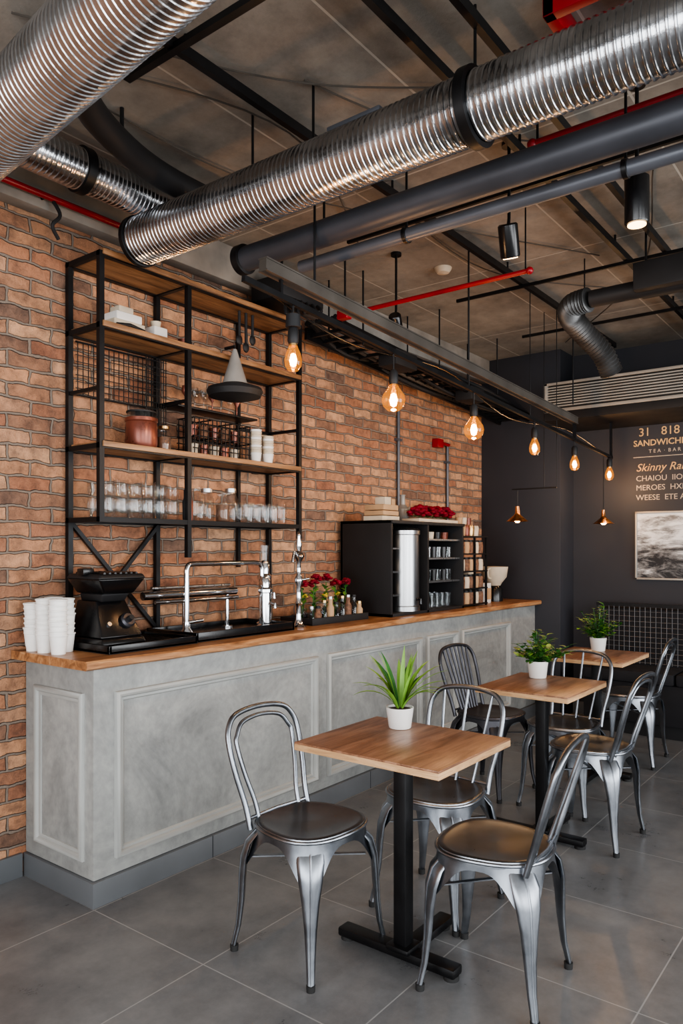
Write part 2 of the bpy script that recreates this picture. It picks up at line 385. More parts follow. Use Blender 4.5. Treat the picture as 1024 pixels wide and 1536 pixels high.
# wire grids hung on the frame
for i in range(17): g.tube([(1.95+i*.0275,3.0,2.1),(1.95+i*.0275,3.0,2.34)],.0022,BLK,5)
for i in range(9): g.tube([(1.94,3.0,2.1+i*.03),(2.4,3.0,2.1+i*.03)],.0022,BLK,5)
for i in range(9): g.tube([(2.29+i*.015,2.95,1.95),(2.29+i*.015,2.95,2.34)],.0022,BLK,5)
for i in range(12): g.tube([(2.285,2.95,1.95+i*.034),(2.415,2.95,1.95+i*.034)],.0022,BLK,5)
g.tube([(1.94,3.0,2.34),(2.4,3.0,2.34)],.005,BLK,6); g.tube([(1.94,3.0,2.1),(2.4,3.0,2.1)],.005,BLK,6)
g.build('wall_shelf_unit')
g=G()
for j in range(2):
    y=2.84+j*.12
    for i in range(14): g.tube([(2.5+i*.03,y,1.872),(2.5+i*.03,y,2.06)],.003,BLK,5)
    for z in (1.876,1.907,1.938,1.969,2.0,2.03,2.06): g.tube([(2.49,y,z),(2.895,y,z)],.003,BLK,5)
for i in (0,4,9,13):
    for z in (1.876,1.965,2.06): g.tube([(2.5+i*.03,2.84,z),(2.5+i*.03,2.96,z)],.004,BLK,5)
for i in range(5):
    g.lathe([(.0,0),(.02,0),(.028,.06),(.026,.06),(.019,.004)],(2.54+i*.072,2.9,1.97),JARC if i%2 else COPP,12)
    g.lathe([(.0,0),(.025,0),(.03,.055),(.0,.056)],(2.54+i*.072,2.9,1.88),COPP if i%2 else CREAM,12)
g.build('cup_rack')
def vessel(g,c,r,h,mat,taper=.85,wall=.003,seg=16):
    g.lathe([(0.0001,.002),(r*taper,0),(r,h),(r-wall,h),(r*taper-wall,.006),(.0001,.006)],c,mat,seg,caps=False)
def jar(g,c,r,h,mat,cont=None,lid=None,seg=16):
    g.lathe([(.0001,0),(r*.92,0),(r,h*.08),(r,h*.75),(r*.75,h*.88),(r*.75,h)],c,mat,seg,caps=False)
    if cont: g.lathe([(.0001,.004),(r*.88,.004),(r*.92,h*.6),(.0001,h*.6)],c,cont,seg,caps=False)
    if lid: g.lathe([(.0001,h*.96),(r*.8,h*.96),(r*.8,h*1.08),(.0001,h*1.08)],c,lid,seg,caps=False)
g=G(); z=1.543
for i in range(6):
    for j in range(2):
        c=(1.985+i*.075+random.uniform(-.005,.005),2.84+j*.085,z); dz=.012*(i%2)
        g.lathe([(.0001,.004),(.028,.0),(.034,.03),(.0355,.06),(.032,.085),(.034,.09)],c,GLASS,18,caps=False)
        g.lathe([(.0001,.092),(.027,.09),(.035,.125),(.034,.155+dz),(.036,.16+dz)],c,GLASS,18,caps=False)
g.build('drinking_glasses')
g=G()
for i in range(4): jar(g,(2.53+i*.085,2.85+.03*(i%2),z),.038,.165-.01*(i%3),GLASS,None if i!=2 else JARC,STEEL if i%2 else None)
for i in range(5):
    for j in range(2): g.lathe([(.0001,.003),(.026,0),(.031,.04),(.031,.1),(.029,.11)],(2.89+i*.066,2.85+j*.08,z),GLASS,18,caps=False)
g.build('glass_jars')
g=G()
for k in (0,1): g.lathe([(.0001,0),(.013,0),(.015,.09),(.008,.11),(.008,.15),(.0001,.15)],(2.44+k*.032,2.84,z),COPP if k else BLKM,12,caps=False)
g.build('sauce_bottles')
z=1.872
g=G(); g.lathe([(.0001,0),(.066,0),(.074,.02),(.074,.1),(.071,.12),(.076,.125),(.076,.14),(.07,.142),(.068,.02),(.0001,.02)],(2.2,2.87,z),COPP,28,caps=False)
g.lathe([(.066,.12),(.066,.165),(.062,.165),(.062,.12)],(2.2,2.87,z),GLASS,24,caps=False); g.lathe([(.0001,.165),(.069,.165),(.069,.172),(.0001,.174)],(2.2,2.87,z),BLKM,24,caps=False); g.build('copper_jar')
g=G(); jar(g,(2.325,2.86,z),.034,.11,GLASS,JARC,BRASS); g.build('spice_jar')
g=G()
for (xx,yy,nn) in ((2.935,2.84,10),(3.02,2.83,8),(3.05,2.9,9)):
    for k in range(nn): g.lathe([(.0001,0),(.024,0),(.032,.05),(.034,.052),(.031,.054),(.0001,.054)],(xx,yy,z+k*.014),CREAM if k%3 else WHITE,16,caps=False)
g.build('stacked_cups')
z=2.392
g=G(); g.box((2.03,2.84,z),(2.2,2.96,z+.05),CREAM,.006); g.box((2.05,2.85,z+.052),(2.19,2.95,z+.09),WHITE,.006); g.box((2.07,2.86,z+.092),(2.15,2.93,z+.12),CREAM,.006)
g.tube([(2.04,2.835,z+.02),(2.11,2.83,z+.03),(2.19,2.835,z+.02)],.008,BLKM,8); g.build('stacked_boxes')
g=G(); g.box((2.26,2.85,z),(2.34,2.93,z+.07),WHITE,.008); g.lathe([(.0001,.07),(.02,.07),(.026,.1),(.0001,.102)],(2.3,2.89,z),CREAM,14,caps=False); g.lathe([(.0001,0),(.03,0),(.034,.05),(.0001,.055)],(2.39+.08,2.88,z),COPP,14,caps=False); g.build('storage_canisters')
g=G(); c=(2.66,2.72,2.2)
g.lathe([(.0001,.215),(.010,.21),(.058,.055),(.066,.03),(.056,.03),(.0001,.16)],c,ZINC,28,caps=False)
g.lathe([(.066,.035),(.135,.012),(.142,-.003),(.13,-.03),(.07,-.045),(.0001,-.05)],c,BLKM,32,caps=False)
g.tube([(2.66,2.72,2.41),(2.66,2.72,2.43)],.004,BLK,6); g.bar((2.66,2.72,2.425),(2.66,2.79,2.425),.012,BLK)
g.build('cone_lamp_shade')
g=G()
for xx,h in ((2.83,.13),(2.88,.16),(2.93,.11)): 
    g.tube([(xx,2.86,2.675),(xx,2.86,2.66-h)],.008,BLKM,8); g.ball((xx,2.86,2.65-h),.022,BLKM,10,(1,.5,1.3))
g.build('hanging_utensils')
g=G()
for i in range(7):
    xx=2.52+i*.06
    g.lathe([(.0001,0),(.02,0),(.003,.004),(.003,.05),(.022,.08),(.018,.11),(.016,.11),(.02,.082),(.0001,.055)],(xx,2.93,2.12),GLASS if i%3 else COPP,12,caps=False)
g.box((2.42,2.87,2.108),(2.98,3.0,2.118),BLK,.002)
g.build('wine_glass_rack')

# ------------------------------------------------------------ counter-top objects
zc=.972
g=G()
for (xx,yy,nn) in ((1.705,2.86,8),(1.71,2.77,8),(1.775,2.82,8),(1.775,2.91,8),(1.705,2.95,7)):
    for k in range(nn):
        g.lathe([(.0001,0),(.028,0),(.036,.072),(.039,.074),(.039,.079),(.036,.08),(.033,.078),(.026,.01),(.0001,.01)],(xx+random.uniform(-.003,.003),yy+random.uniform(-.002,.002),zc+k*.0205),PAPER,18,caps=False)
g.build('paper_cup_stacks')
g=G()
def tray(a,b,c,d,z,h):
    g.box((a,c,z),(b,d,z+.012),BLKM,.002)
    for lo,hi in (((a,c,z),(b,c+.015,z+h)),((a,d-.015,z),(b,d,z+h)),((a,c,z),(a+.015,d,z+h)),((b-.015,c,z),(b,d,z+h))): g.box(lo,hi,BLKP,.003)
tray(1.82,2.29,2.58,2.96,zc,.035)
for i in range(14): g.box((1.85+i*.031,2.61,zc+.012),(1.862+i*.031,2.93,zc+.022),BLK)
tray(2.3,2.98,2.60,2.96,zc,.045)
g.box((2.33,2.62,zc+.012),(2.95,2.94,zc+.02),BLKP)
g.build('bar_drip_tray')
g=G(); bx,by=1.955,2.79; zb=zc+.023
def frus(g,x0,x1,y0,y1,z0,X0_,X1_,Y0_,Y1_,z1,mat):
    bm=bmesh.new(); P=[(x0,y0,z0),(x1,y0,z0),(x1,y1,z0),(x0,y1,z0),(X0_,Y0_,z1),(X1_,Y0_,z1),(X1_,Y1_,z1),(X0_,Y1_,z1)]
    V=[bm.verts.new(p) for p in P]
    for f in ([3,2,1,0],[4,5,6,7],[0,1,5,4],[1,2,6,5],[2,3,7,6],[3,0,4,7]): bm.faces.new([V[i] for i in f])
    bmesh.ops.bevel(bm,geom=bm.edges[:],offset=.008,segments=3,affect='EDGES',profile=.5); bm.verts.index_update()
    g.add([v.co for v in bm.verts],[[v.index for v in f.verts] for f in bm.faces],mat); bm.free()
frus(g,bx-.115,bx+.115,by-.13,by+.12,zb,bx-.105,bx+.105,by-.12,by+.12,zb+.03,BLKP)
frus(g,bx-.105,bx+.105,by-.115,by+.12,zb+.03,bx-.075,bx+.075,by-.03,by+.11,zb+.185,BLKP)
frus(g,bx-.06,bx+.06,by-.05,by+.1,zb+.18,bx-.07,bx+.07,by-.07,by+.1,zb+.215,BLKM)
frus(g,bx-.075,bx+.075,by-.09,by+.11,zb+.215,bx-.12,bx+.115,by-.12,by+.12,zb+.28,BLKP)
frus(g,bx-.123,bx+.118,by-.123,by+.123,zb+.28,bx-.11,bx+.11,by-.11,by+.11,zb+.30,BLKM)
for i in range(7): g.tube([(bx-.08+i*.027,by-.1,zb+.302),(bx-.08+i*.027,by+.1,zb+.302)],.006,BLKP,8)
g.box((bx-.135,by-.03,zb+.295),(bx-.08,by+.02,zb+.325),BLKP,.008)
R=Matrix.Rotation(math.radians(62),4,'X')
g.lathe([(.0001,0),(.032,0),(.034,.012),(.026,.02),(.0001,.02)],(bx+.045,by-.08,zb+.095),CHDK,24,rot=R,caps=False)
g.lathe([(.0001,0),(.014,0),(.012,.03),(.0001,.03)],(bx+.045,by-.09,zb+.1),BLKM,16,rot=R,caps=False)
g.lathe([(.0001,0),(.01,0),(.01,.01),(.0001,.01)],(bx-.05,by-.085,zb+.085),STEEL,14,rot=R,caps=False)
g.build('coffee_grinder')
g=G()
g.lathe([(.0001,0),(.032,0),(.032,.012),(.018,.03),(.016,.06),(.0001,.06)],(2.37,2.75,zc+.021),CHROME,24,caps=False)
g.tube([(2.37,2.75,zc+.03),(2.37,2.75,1.28)]+cat([(2.37,2.75,1.3),(2.385,2.75,1.325),(2.43,2.75,1.33)],6)+[(2.83,2.75,1.33)]+cat([(2.87,2.75,1.325),(2.885,2.75,1.305),(2.887,2.75,1.26)],5),.013,CHROME,14)
g.tube([(2.37,2.75,1.05),(2.44,2.71,1.06)],.008,CHROME,10)
g.build('chrome_faucet')
g=G()
g.tube([(2.2,2.86,1.18),(2.8,2.86,1.18)],.02,CHROME,16); g.tube([(2.24,2.82,1.15),(2.78,2.82,1.15)],.009,CHROME,10)
g.tube([(2.25,2.86,1.215),(2.76,2.86,1.215)],.007,STEEL,10)
for xx in (2.45,2.74): g.tube([(xx,2.86,.995),(xx,2.86,1.17)],.011,CHROME,12); g.lathe([(.0001,0),(.03,0),(.03,.008),(.0001,.008)],(xx,2.86,.993),CHROME,18,caps=False)
g.build('water_tap_rail')
g=G()
for xx,yy,hh in ((2.84,2.68,.25),(2.94,2.78,.33)):
    g.lathe([(.0001,0),(.045,0),(.045,.01),(.032,.02),(.032,hh*.72),(.038,hh*.74),(.038,hh*.8),(.026,hh*.84),(.026,hh),(.018,hh+.015),(.0001,hh+.02)],(xx,yy,zc+.021),CHROME,24,caps=False)
    g.tube([(xx,yy-.03,zc+hh*.6),(xx,yy-.07,zc+hh*.58),(xx,yy-.072,zc+hh*.5)],.008,CHROME,10)
g.lathe([(.0001,0),(.02,0),(.024,.09),(.0001,.09)],(2.94,2.78,zc+.36),GLASS,16,caps=False)
g.build('beer_dispenser')
g=G()
prof=[(.0001,0),(.04,0),(.042,.01),(.026,.02),(.016,.05),(.014,.12),(.022,.135),(.014,.15),(.013,.23),(.024,.25),(.024,.27),(.013,.29),(.012,.36),(.024,.375),(.03,.39),(.022,.41),(.012,.42),(.016,.44),(.018,.46),(.01,.49),(.013,.505),(.006,.52),(.0001,.525)]
g.lathe(prof,(3.06,2.64,zc),CHROME,22,caps=False)
g.tube([(3.06,2.64,zc+.4),(3.0,2.62,zc+.41),(2.985,2.62,zc+.36)],.008,CHROME,10); g.tube([(3.06,2.64,zc+.26),(3.1,2.6,zc+.27)],.007,CHROME,10)
g.tube([(3.06,2.66,zc+.39),(3.11,2.67,zc+.43)],.008,CHROME,8)
g.build('ornate_beer_tap')
g=G(); g.box((3.2,2.66,zc),(3.74,2.9,zc+.012),BLKP,.003); 
for lo,hi in (((3.2,2.66,zc),(3.74,2.67,zc+.04)),((3.2,2.89,zc),(3.74,2.9,zc+.04)),((3.73,2.66,zc),(3.74,2.9,zc+.04)),((3.2,2.66,zc),(3.21,2.9,zc+.04))): g.box(lo,hi,BLKM,.002)
for i in range(9):
    hh=random.uniform(.06,.13); xx=3.24+i*.057; yy=2.70
    g.lathe([(.0001,0),(.022,0),(.023,hh*.6),(.014,hh*.75),(.014,hh),(.0001,hh)],(xx,yy,zc+.012),[GLASS,JARC,GLASS,COFB,GLASS][i%5],12,caps=False)
    g.lathe([(.0001,0),(.016,0),(.016,.014),(.0001,.014)],(xx,yy,zc+.012+hh),[STEEL,BLKM,BRASS][i%3],10,caps=False)
g.build('condiment_bottle_tray')
def flowerball(g,c,r,mat,n=14):
    for k in range(n):
        a=random.uniform(0,6.28);e=random.uniform(-.3,1.3);p=Vector(c)+Vector((math.cos(a)*math.cos(e),math.sin(a)*math.cos(e),math.sin(e)))*r*.7
        g.ball(p,r*.42,mat,7,(1,1,.6))
def leafcard(g,p,d,L,W,mat):
    p=Vector(p);d=Vector(d).normalized(); s_=d.cross(Vector((0,0,1)))
    s_=s_.normalized() if s_.length>.01 else Vector((1,0,0)); nrm=s_.cross(d)
    q=[p,p+d*L*.35+s_*W*.5+nrm*W*.12,p+d*L*.75+s_*W*.35-nrm*L*.03,p+d*L-nrm*L*.12,p+d*L*.75-s_*W*.35-nrm*L*.03,p+d*L*.35-s_*W*.5+nrm*W*.12,p+d*L*.4,p+d*L*.78-nrm*L*.05]
    g.add(q,[[0,1,6],[1,2,7,6],[2,3,7],[0,6,5],[6,7,4,5],[7,3,4]],mat,True)
g=G(); 
for i in range(9):
    xx=3.27+i*.052; yy=2.80+.03*(i%2)
    vessel(g,(xx,yy,zc+.013),.022,.07,GLASS)
    hh=.13 if i%3==1 else .20+.03*(i%2)
    g.tube([(xx,yy,zc+.02),(xx+.005,yy,zc+hh)],.003,LEAF2,5); flowerball(g,(xx+.01,yy,zc+hh+.02),.036 if hh>.16 else .02,FLOWR if hh>.16 else FLOWY)
    for k in range(9): a=k*1.1+i; leafcard(g,(xx,yy,zc+.06+.016*k),(math.cos(a),math.sin(a)*.7,.5),.06,.024,LEAF if k%2 else LEAF2)
g.build('cut_flowers')
g=G(); a,b,c,d,z0,z1=3.9,4.85,2.6,3.0,zc,1.585
g.box((a,c,z0),(a+.02,d,z1),BLKM,.002); g.box((b-.02,c,z0),(b,d,z1),BLKM,.002); g.box((a,d-.015,z0),(b,d,z1),BLKM)
g.box((a,c-.01,z1-.02),(b,d,z1),BLKM,.002); g.box((a,c,z0),(b,d,z0+.02),BLKM,.002); g.box((4.34,c,z0),(4.36,d,z1),BLKM)
for z in (1.17,1.33,1.46): g.box((4.36,c+.02,z),(b-.02,d,z+.012),STEEL)
for z in (1.1,1.25,1.4): g.box((a+.02,c+.02,z),(a+.12,d,z+.01),STEEL)
for z in (1.182,1.342,z0+.02):
    for i in range(6):
        for j in range(2): vessel(g,(4.41+i*.07,2.68+j*.1,z),.027,.075+.02*(z<1.1),GLASS if (z<1.1 or i%2) else BLKP)
for z in (1.11,1.26,1.41): vessel(g,(a+.07,2.68,z),.035,.06,CREAM)
for i in range(4): vessel(g,(4.43+i*.1,2.7,1.472),.035,.05,[BLKP,CREAM,BLKP,COPP][i])
g.build('display_cabinet')
g=G(); cx_,cy_=4.19,2.70
g.lathe([(.0001,0),(.115,0),(.115,.03),(.108,.035),(.108,.50),(.115,.505),(.115,.53),(.1,.545),(.03,.555),(.0001,.555)],(cx_,cy_,zc+.022),STEEL,40,caps=False)
g.tube([(cx_,cy_-.1,zc+.1),(cx_,cy_-.14,zc+.1),(cx_,cy_-.14,zc+.07)],.01,BLKP,10)
g.build('water_urn')
g=G(); a,b=4.87,5.26
for xx in (a,b-.012,a+.19): g.bar((xx,2.62,zc),(xx,2.62,1.5),.014,BLK); g.bar((xx,2.9,zc),(xx,2.9,1.5),.014,BLK)
for z in (zc+.01,1.1,1.23,1.36,1.49): g.box((a,2.61,z),(b,2.91,z+.01),BLK)
for z in (zc+.02,1.11,1.24,1.37):
    for i in range(5): g.lathe([(.0001,0),(.03,0),(.033,.05),(.03,.085),(.0001,.085)],(a+.045+i*.073,2.66,z),[CREAM,JARC,COFB,JARC][(i+int(z*10))%4],12,caps=False); g.lathe([(.0001,.085),(.024,.085),(.024,.1),(.0001,.1)],(a+.045+i*.073,2.66,z),BLKM,12,caps=False)
g.build('spice_jar_rack')
g=G()
for i,(w,hh) in enumerate(((.2,.03),(.18,.03),(.17,.035))): g.box((4.02-w/2,2.68,1.586+i*.034),(4.02+w/2,2.83,1.586+i*.034+hh),[CREAM,COFB,COFB][i],.004)
g.box((3.98,2.7,1.69),(4.05,2.78,1.74),CREAM,.004); g.box((4.06,2.7,1.69),(4.1,2.78,1.73),COFB,.004); g.build('stacked_books')
g=G(); g.lathe([(.0001,0),(.03,0),(.05,.05),(.05,.1),(.02,.13),(.018,.19),(.024,.2),(.0001,.2)],(4.45,2.87,1.586),ZINC,16,caps=False); g.tube(cat([(4.5,2.87,1.68),(4.54,2.87,1.7),(4.49,2.87,1.63)],5),.006,ZINC,8); g.build('metal_jug')
g=G(); g.box((4.3,2.64,1.586),(4.84,2.78,1.61),CREAM,.004)
for i in range(9):
    xx=4.33+i*.06; flowerball(g,(xx,2.7,1.645+.02*(i%2)),.05,FLOWR,14)
    for k in range(3): leafcard(g,(xx,2.7,1.62),(math.cos(k*2),math.sin(k*2)-.4,.3),.06,.03,LEAF2)
g.build('flower_planter')
g=G()
for i in range(5): g.lathe([(.0001,0),(.028,0),(.034,.06),(.03,.08),(.0001,.085)],(4.93+i*.07,2.7,1.501),[WHITE,COFB,COPP,BRASS,CREAM][i],12,caps=False)
for i in range(3): g.lathe([(.0001,0),(.024,0),(.028,.05),(.0001,.055)],(4.96+i*.07,2.7,1.588),[COFB,CREAM,COPP][i],12,caps=False)
g.build('tea_tins')
g=G(); 
g.lathe([(.0001,0),(.07,0),(.07,.1),(.05,.13),(.0001,.13)],(5.66,2.75,zc),BLKP,20,caps=False); g.lathe([(.05,.13),(.06,.15),(.1,.2),(.11,.27),(.112,.285),(.0001,.29)],(5.66,2.75,zc),CREAM,24,caps=False); g.tube(cat([(5.57,2.74,zc+.27),(5.52,2.74,zc+.26),(5.53,2.74,zc+.2),(5.58,2.74,zc+.19)],5),.009,CREAM,8)
g.build('blender_mixer')
g=G(); g.box((5.36,2.68,zc),(5.46,2.76,zc+.16),WHITE,.006); g.box((5.37,2.675,zc+.03),(5.45,2.68,zc+.12),COFB); g.box((5.38,2.84,zc),(5.5,2.94,zc+.3),CREAM,.005); g.build('menu_card_holder')
g=G(); g.tube([(4.63,3.022,.975),(4.63,3.022,2.6)],.012,GPIPE2,12); 
for z in (1.7,2.2): g.box((4.6,3.01,z),(4.66,3.039,z+.02),GPIPE2)
g.build('wall_conduit')
g=G(); g.tube([(5.36,3.022,.975),(5.36,3.022,2.27)],.012,GPIPE2,12); g.tube([(5.36,3.01,2.25),(5.22,3.0,2.25)],.014,RED,10); g.box((5.14,2.98,2.21),(5.23,3.038,2.28),RED,.008)
for z in (1.7,2.1): g.box((5.33,3.01,z),(5.39,3.039,z+.02),GPIPE2)
g.build('fire_valve_conduit')

# ------------------------------------------------------------ ceiling services
def ribbed(p0,p1,r,pitch,mat,depth=.006,seg=40):
    p0=Vector(p0);p1=Vector(p1); L=(p1-p0).length; n=int(L/pitch); pts=[];rs=[]
    for i in range(n):
        for t,dr in ((0,0),(.3,-depth*.25),(.6,0),(.7,depth),(.9,depth)):
            pts.append(p0+(p1-p0)*((i+t)/n)); rs.append(r+dr)
    return pts,rs
def ring(g,c,ax,r,w,mat,t=.012):
    ax=Vector(ax).normalized(); c=Vector(c)
    g.tube([c-ax*w,c-ax*(w-.002),c+ax*(w-.002),c+ax*w],[r,r+t,r+t,r],mat,40,caps=False)
g=G(); pts,rs=ribbed((2.05,-2.9,2.745),(2.05,2.68,2.745),.099,.021,GALV,.003); g.tube(pts,rs,GALV,48)
for y in (1.06,-.4,-1.8): ring(g,(2.05,y,2.745),(0,1,0),.101,.018,BLK,.016)
ring(g,(2.05,2.68,2.745),(0,1,0),.1,.012,BLK,.008)
for y in (1.06,-.4,1.70,2.0): g.tube([(2.05,y,2.84),(2.05,y,HT)],.005,BLK,8)
g.box((2.0,1.38,2.835),(2.1,1.6,2.85),GPIPE2,.004)
g.build('spiral_duct')
g=G(); dx=.107/.994; A=Vector((1.159-(1.969+2.9)*dx,-2.9,2.72)); B=Vector((1.159+(2.9-1.969)*dx,2.9,2.72)); pts,rs=ribbed(A,B,.112,.022,GALV,.003); g.tube(pts,rs,GALV,48)
q=A+(B-A)*.55; g.tube([(q.x,q.y,2.82),(q.x,q.y,HT)],.006,BLK,8); ring(g,q,B-A,.114,.02,BLK,.012)
g.build('spiral_duct')
g=G(); pts,rs=ribbed((1.2,2.62,2.905),(2.35,2.62,2.905),.078,.02,GALV,.003); g.tube(pts,rs,GALV,40); ring(g,(1.72,2.62,2.905),(1,0,0),.08,.02,BLK,.01); g.build('branch_duct')
g=G(); g.tube(cat([(1.28,1.7,2.92),(1.33,2.0,2.92),(1.47,2.22,2.92),(1.72,2.36,2.92),(2.0,2.43,2.92),(2.4,2.43,2.92)],8),.052,BLKM,20); g.tube([(1.72,2.36,2.95),(1.72,2.36,HT)],.008,BLK,8); g.build('curved_black_pipe')
g=G(); g.tube([(2.36,-2.9,2.685),(2.36,2.38,2.685)],.053,GPIPE,28); ring(g,(2.36,2.36,2.685),(0,1,0),.053,.02,BLK,.012)
for y in (-1.2,1.9): g.tube([(2.36,y,2.73),(2.36,y,HT)],.005,BLK,8)
g.build('grey_service_pipe')
g=G(); g.tube([(2.51,-2.9,2.65),(2.51,2.15,2.65)],.027,GPIPE2,20)
for y in (.75,1.6,-.6): ring(g,(2.51,y,2.65),(0,1,0),.027,.01,BLK,.005); g.tube([(2.51,y,2.67),(2.51,y,HT)],.005,BLK,8)
g.build('thin_service_pipe')
g=G(); g.tube([(3.29,1.42,2.70),(3.29,2.5,2.70)],.012,RED,12); g.ball((3.29,1.42,2.70),.018,RED,12); g.box((3.265,2.47,2.675),(3.315,2.54,2.725),RED,.006)
g.tube([(3.29,2.5,2.7),(3.29,2.5,HT)],.006,BLK,8); g.tube([(3.29,1.44,2.7),(3.29,1.44,HT)],.004,BLK,6); g.build('sprinkler_pipe')
g=G(); g.tube([(2.62,-2.9,2.9),(2.62,1.12,2.9)],.013,RED,12)
for y in (1.1,-.5): g.tube([(2.62,y,2.9),(2.62,y,HT)],.005,BLK,8)
g.ball((2.62,1.12,2.9),.02,RED); g.build('sprinkler_pipe')
g=G(); g.tube([(-2.5,2.92,2.9),(2.35,2.92,2.9)],.014,RED,12)
for xx in (.5,1.75): g.tube([(xx,2.92,2.9),(xx,2.959,2.9)],.006,BLK,6)
g.tube(cat([(1.78,2.92,2.89),(1.8,2.9,2.83),(1.77,2.91,2.78),(1.81,2.93,2.74)],6),.008,BLKM,8)
g.build('sprinkler_pipe')
g=G(); 
for lo,hi in (((2.12,.6),(2.42,.635)),((2.12,.84),(2.42,.875)),((2.12,.6),(2.155,.875)),((2.385,.6),(2.42,.875))): g.box((*lo,2.98),(*hi,HT),RED,.003)
g.build('red_hatch_frame')
g=G()
for y in (1.86,1.25,1.05,.45,-.6,-1.6): g.bar((X0+.1,y,3.0),(5.95,y,3.0),.024,BLK,.036)
for xx in (3.05,4.2,5.2): g.bar((xx,-2.8,2.975),(xx,2.3,2.975),.016,BLK,.018)
g.bar((1.55,-1.0,2.985),(1.55,2.1,2.985),.026,BLK,.022)
for xx in (1.6,2.8,4.0,5.2):
    for y in (1.86,1.25,.45): g.tube([(xx,y,3.0),(xx,y,HT)],.006,BLK,6)
g.build('steel_beam_grid')
g=G()
for p in ([(1.2,2.2,3.05),(2.0,1.7,3.04),(2.6,.95,3.05)],[(1.6,2.4,3.05),(2.6,2.28,3.04),(4.2,1.4,3.05)],[(2.0,1.7,3.05),(2.5,1.5,3.04),(3.1,1.0,3.05)],[(3.2,2.0,3.05),(4.2,1.9,3.035),(5.5,.8,3.05)],[(3.4,.9,3.05),(4.6,1.3,3.035),(5.8,2.2,3.05)],[(1.3,2.35,3.05),(2.2,1.95,3.04),(3.3,2.4,3.05)],[(2.6,.3,3.05),(3.2,.7,3.035),(3.9,.5,3.05)]):
    g.tube(cat(p,10),.004,BEAMS,6)
g.build('conduit_cables')
g=G()
for y in (2.6,2.86): g.bar((3.38,y,2.68),(5.999,y,2.52),.02,BLK,.07)
for i in range(22):
    t=i/21; g.bar((3.42+2.53*t,2.6,2.67-.155*t),(3.42+2.53*t,2.86,2.67-.155*t),.02,BLK)
for k in range(11):
    yy=2.62+k*.023; g.tube(cat([(3.38,yy,2.74),(3.8,yy+random.uniform(-.04,.04),2.68+random.uniform(-.06,.06)),(4.6,yy,2.63+random.uniform(-.06,.07)),(5.3,yy+random.uniform(-.04,.04),2.58+random.uniform(-.06,.07)),(5.98,yy,2.56)],8),random.uniform(.008,.02),BLKM if k%4 else BEAMS,8)
g.box((3.9,2.56,2.56),(4.15,2.7,2.66),BLKM,.01); g.box((4.9,2.56,2.5),(5.1,2.7,2.6),BLKM,.01)
for xx in (3.6,4.5,5.4):
    for y in (2.6,2.86): g.tube([(xx,y,2.62),(xx,y,HT)],.006,BLK,6)
g.build('cable_tray')
g=G(); g.box((3.0,2.7,2.78),(3.35,2.94,2.9),BLKM,.01); 
for k in range(7): g.tube(cat([(3.03+k*.045,2.72,2.8),(2.98+k*.05,2.66,2.66+.015*k),(3.07+k*.04,2.72,2.74)],8),.009,BLKM,8)
g.tube([(3.1,2.8,2.9),(3.1,2.8,HT)],.008,BLK,8)
g.build('junction_box')
def railz(x): return 2.36+(x-2.05)*(2.13-2.36)/(5.95-2.05)
g=G(); g.bar((2.0,1.9,2.45),(5.2,1.9,2.31),.036,BEAMS,.04); g.bar((2.0,1.9,2.428),(5.2,1.9,2.288),.044,BEAMS,.006); g.bar((2.0,1.9,2.472),(5.2,1.9,2.332),.044,BEAMS,.006)
for xx in (2.3,3.6,5.15): g.tube([(xx,1.9,2.42),(xx,1.9,HT)],.005,BLK,8)
g.bar((5.18,1.9,2.3),(5.18,1.9,2.17),.02,BLK)
g.build('suspended_beam')
g=G(); g.bar((1.9,1.9,railz(1.9)),(6.0,1.9,railz(6.0)),.018,BLK,.022)
g.bar((5.98,1.9,railz(6.0)),(5.98,1.9,2.404),.018,BLK); g.bar((2.1,1.9,railz(2.1)),(2.1,1.9,2.43),.012,BLK)
for xx in (3.66,4.48): g.tube([(xx,1.93,railz(xx)),(xx,1.93,HT)],.003,BLK,6)
g.tube(cat([(2.0,1.93,2.38),(2.6,1.95,2.30),(3.4,1.93,2.33),(4.2,1.95,2.2),(5.1,1.93,2.24),(5.9,1.93,2.15)],8),.004,BLK,6)
g.build('lamp_rail')
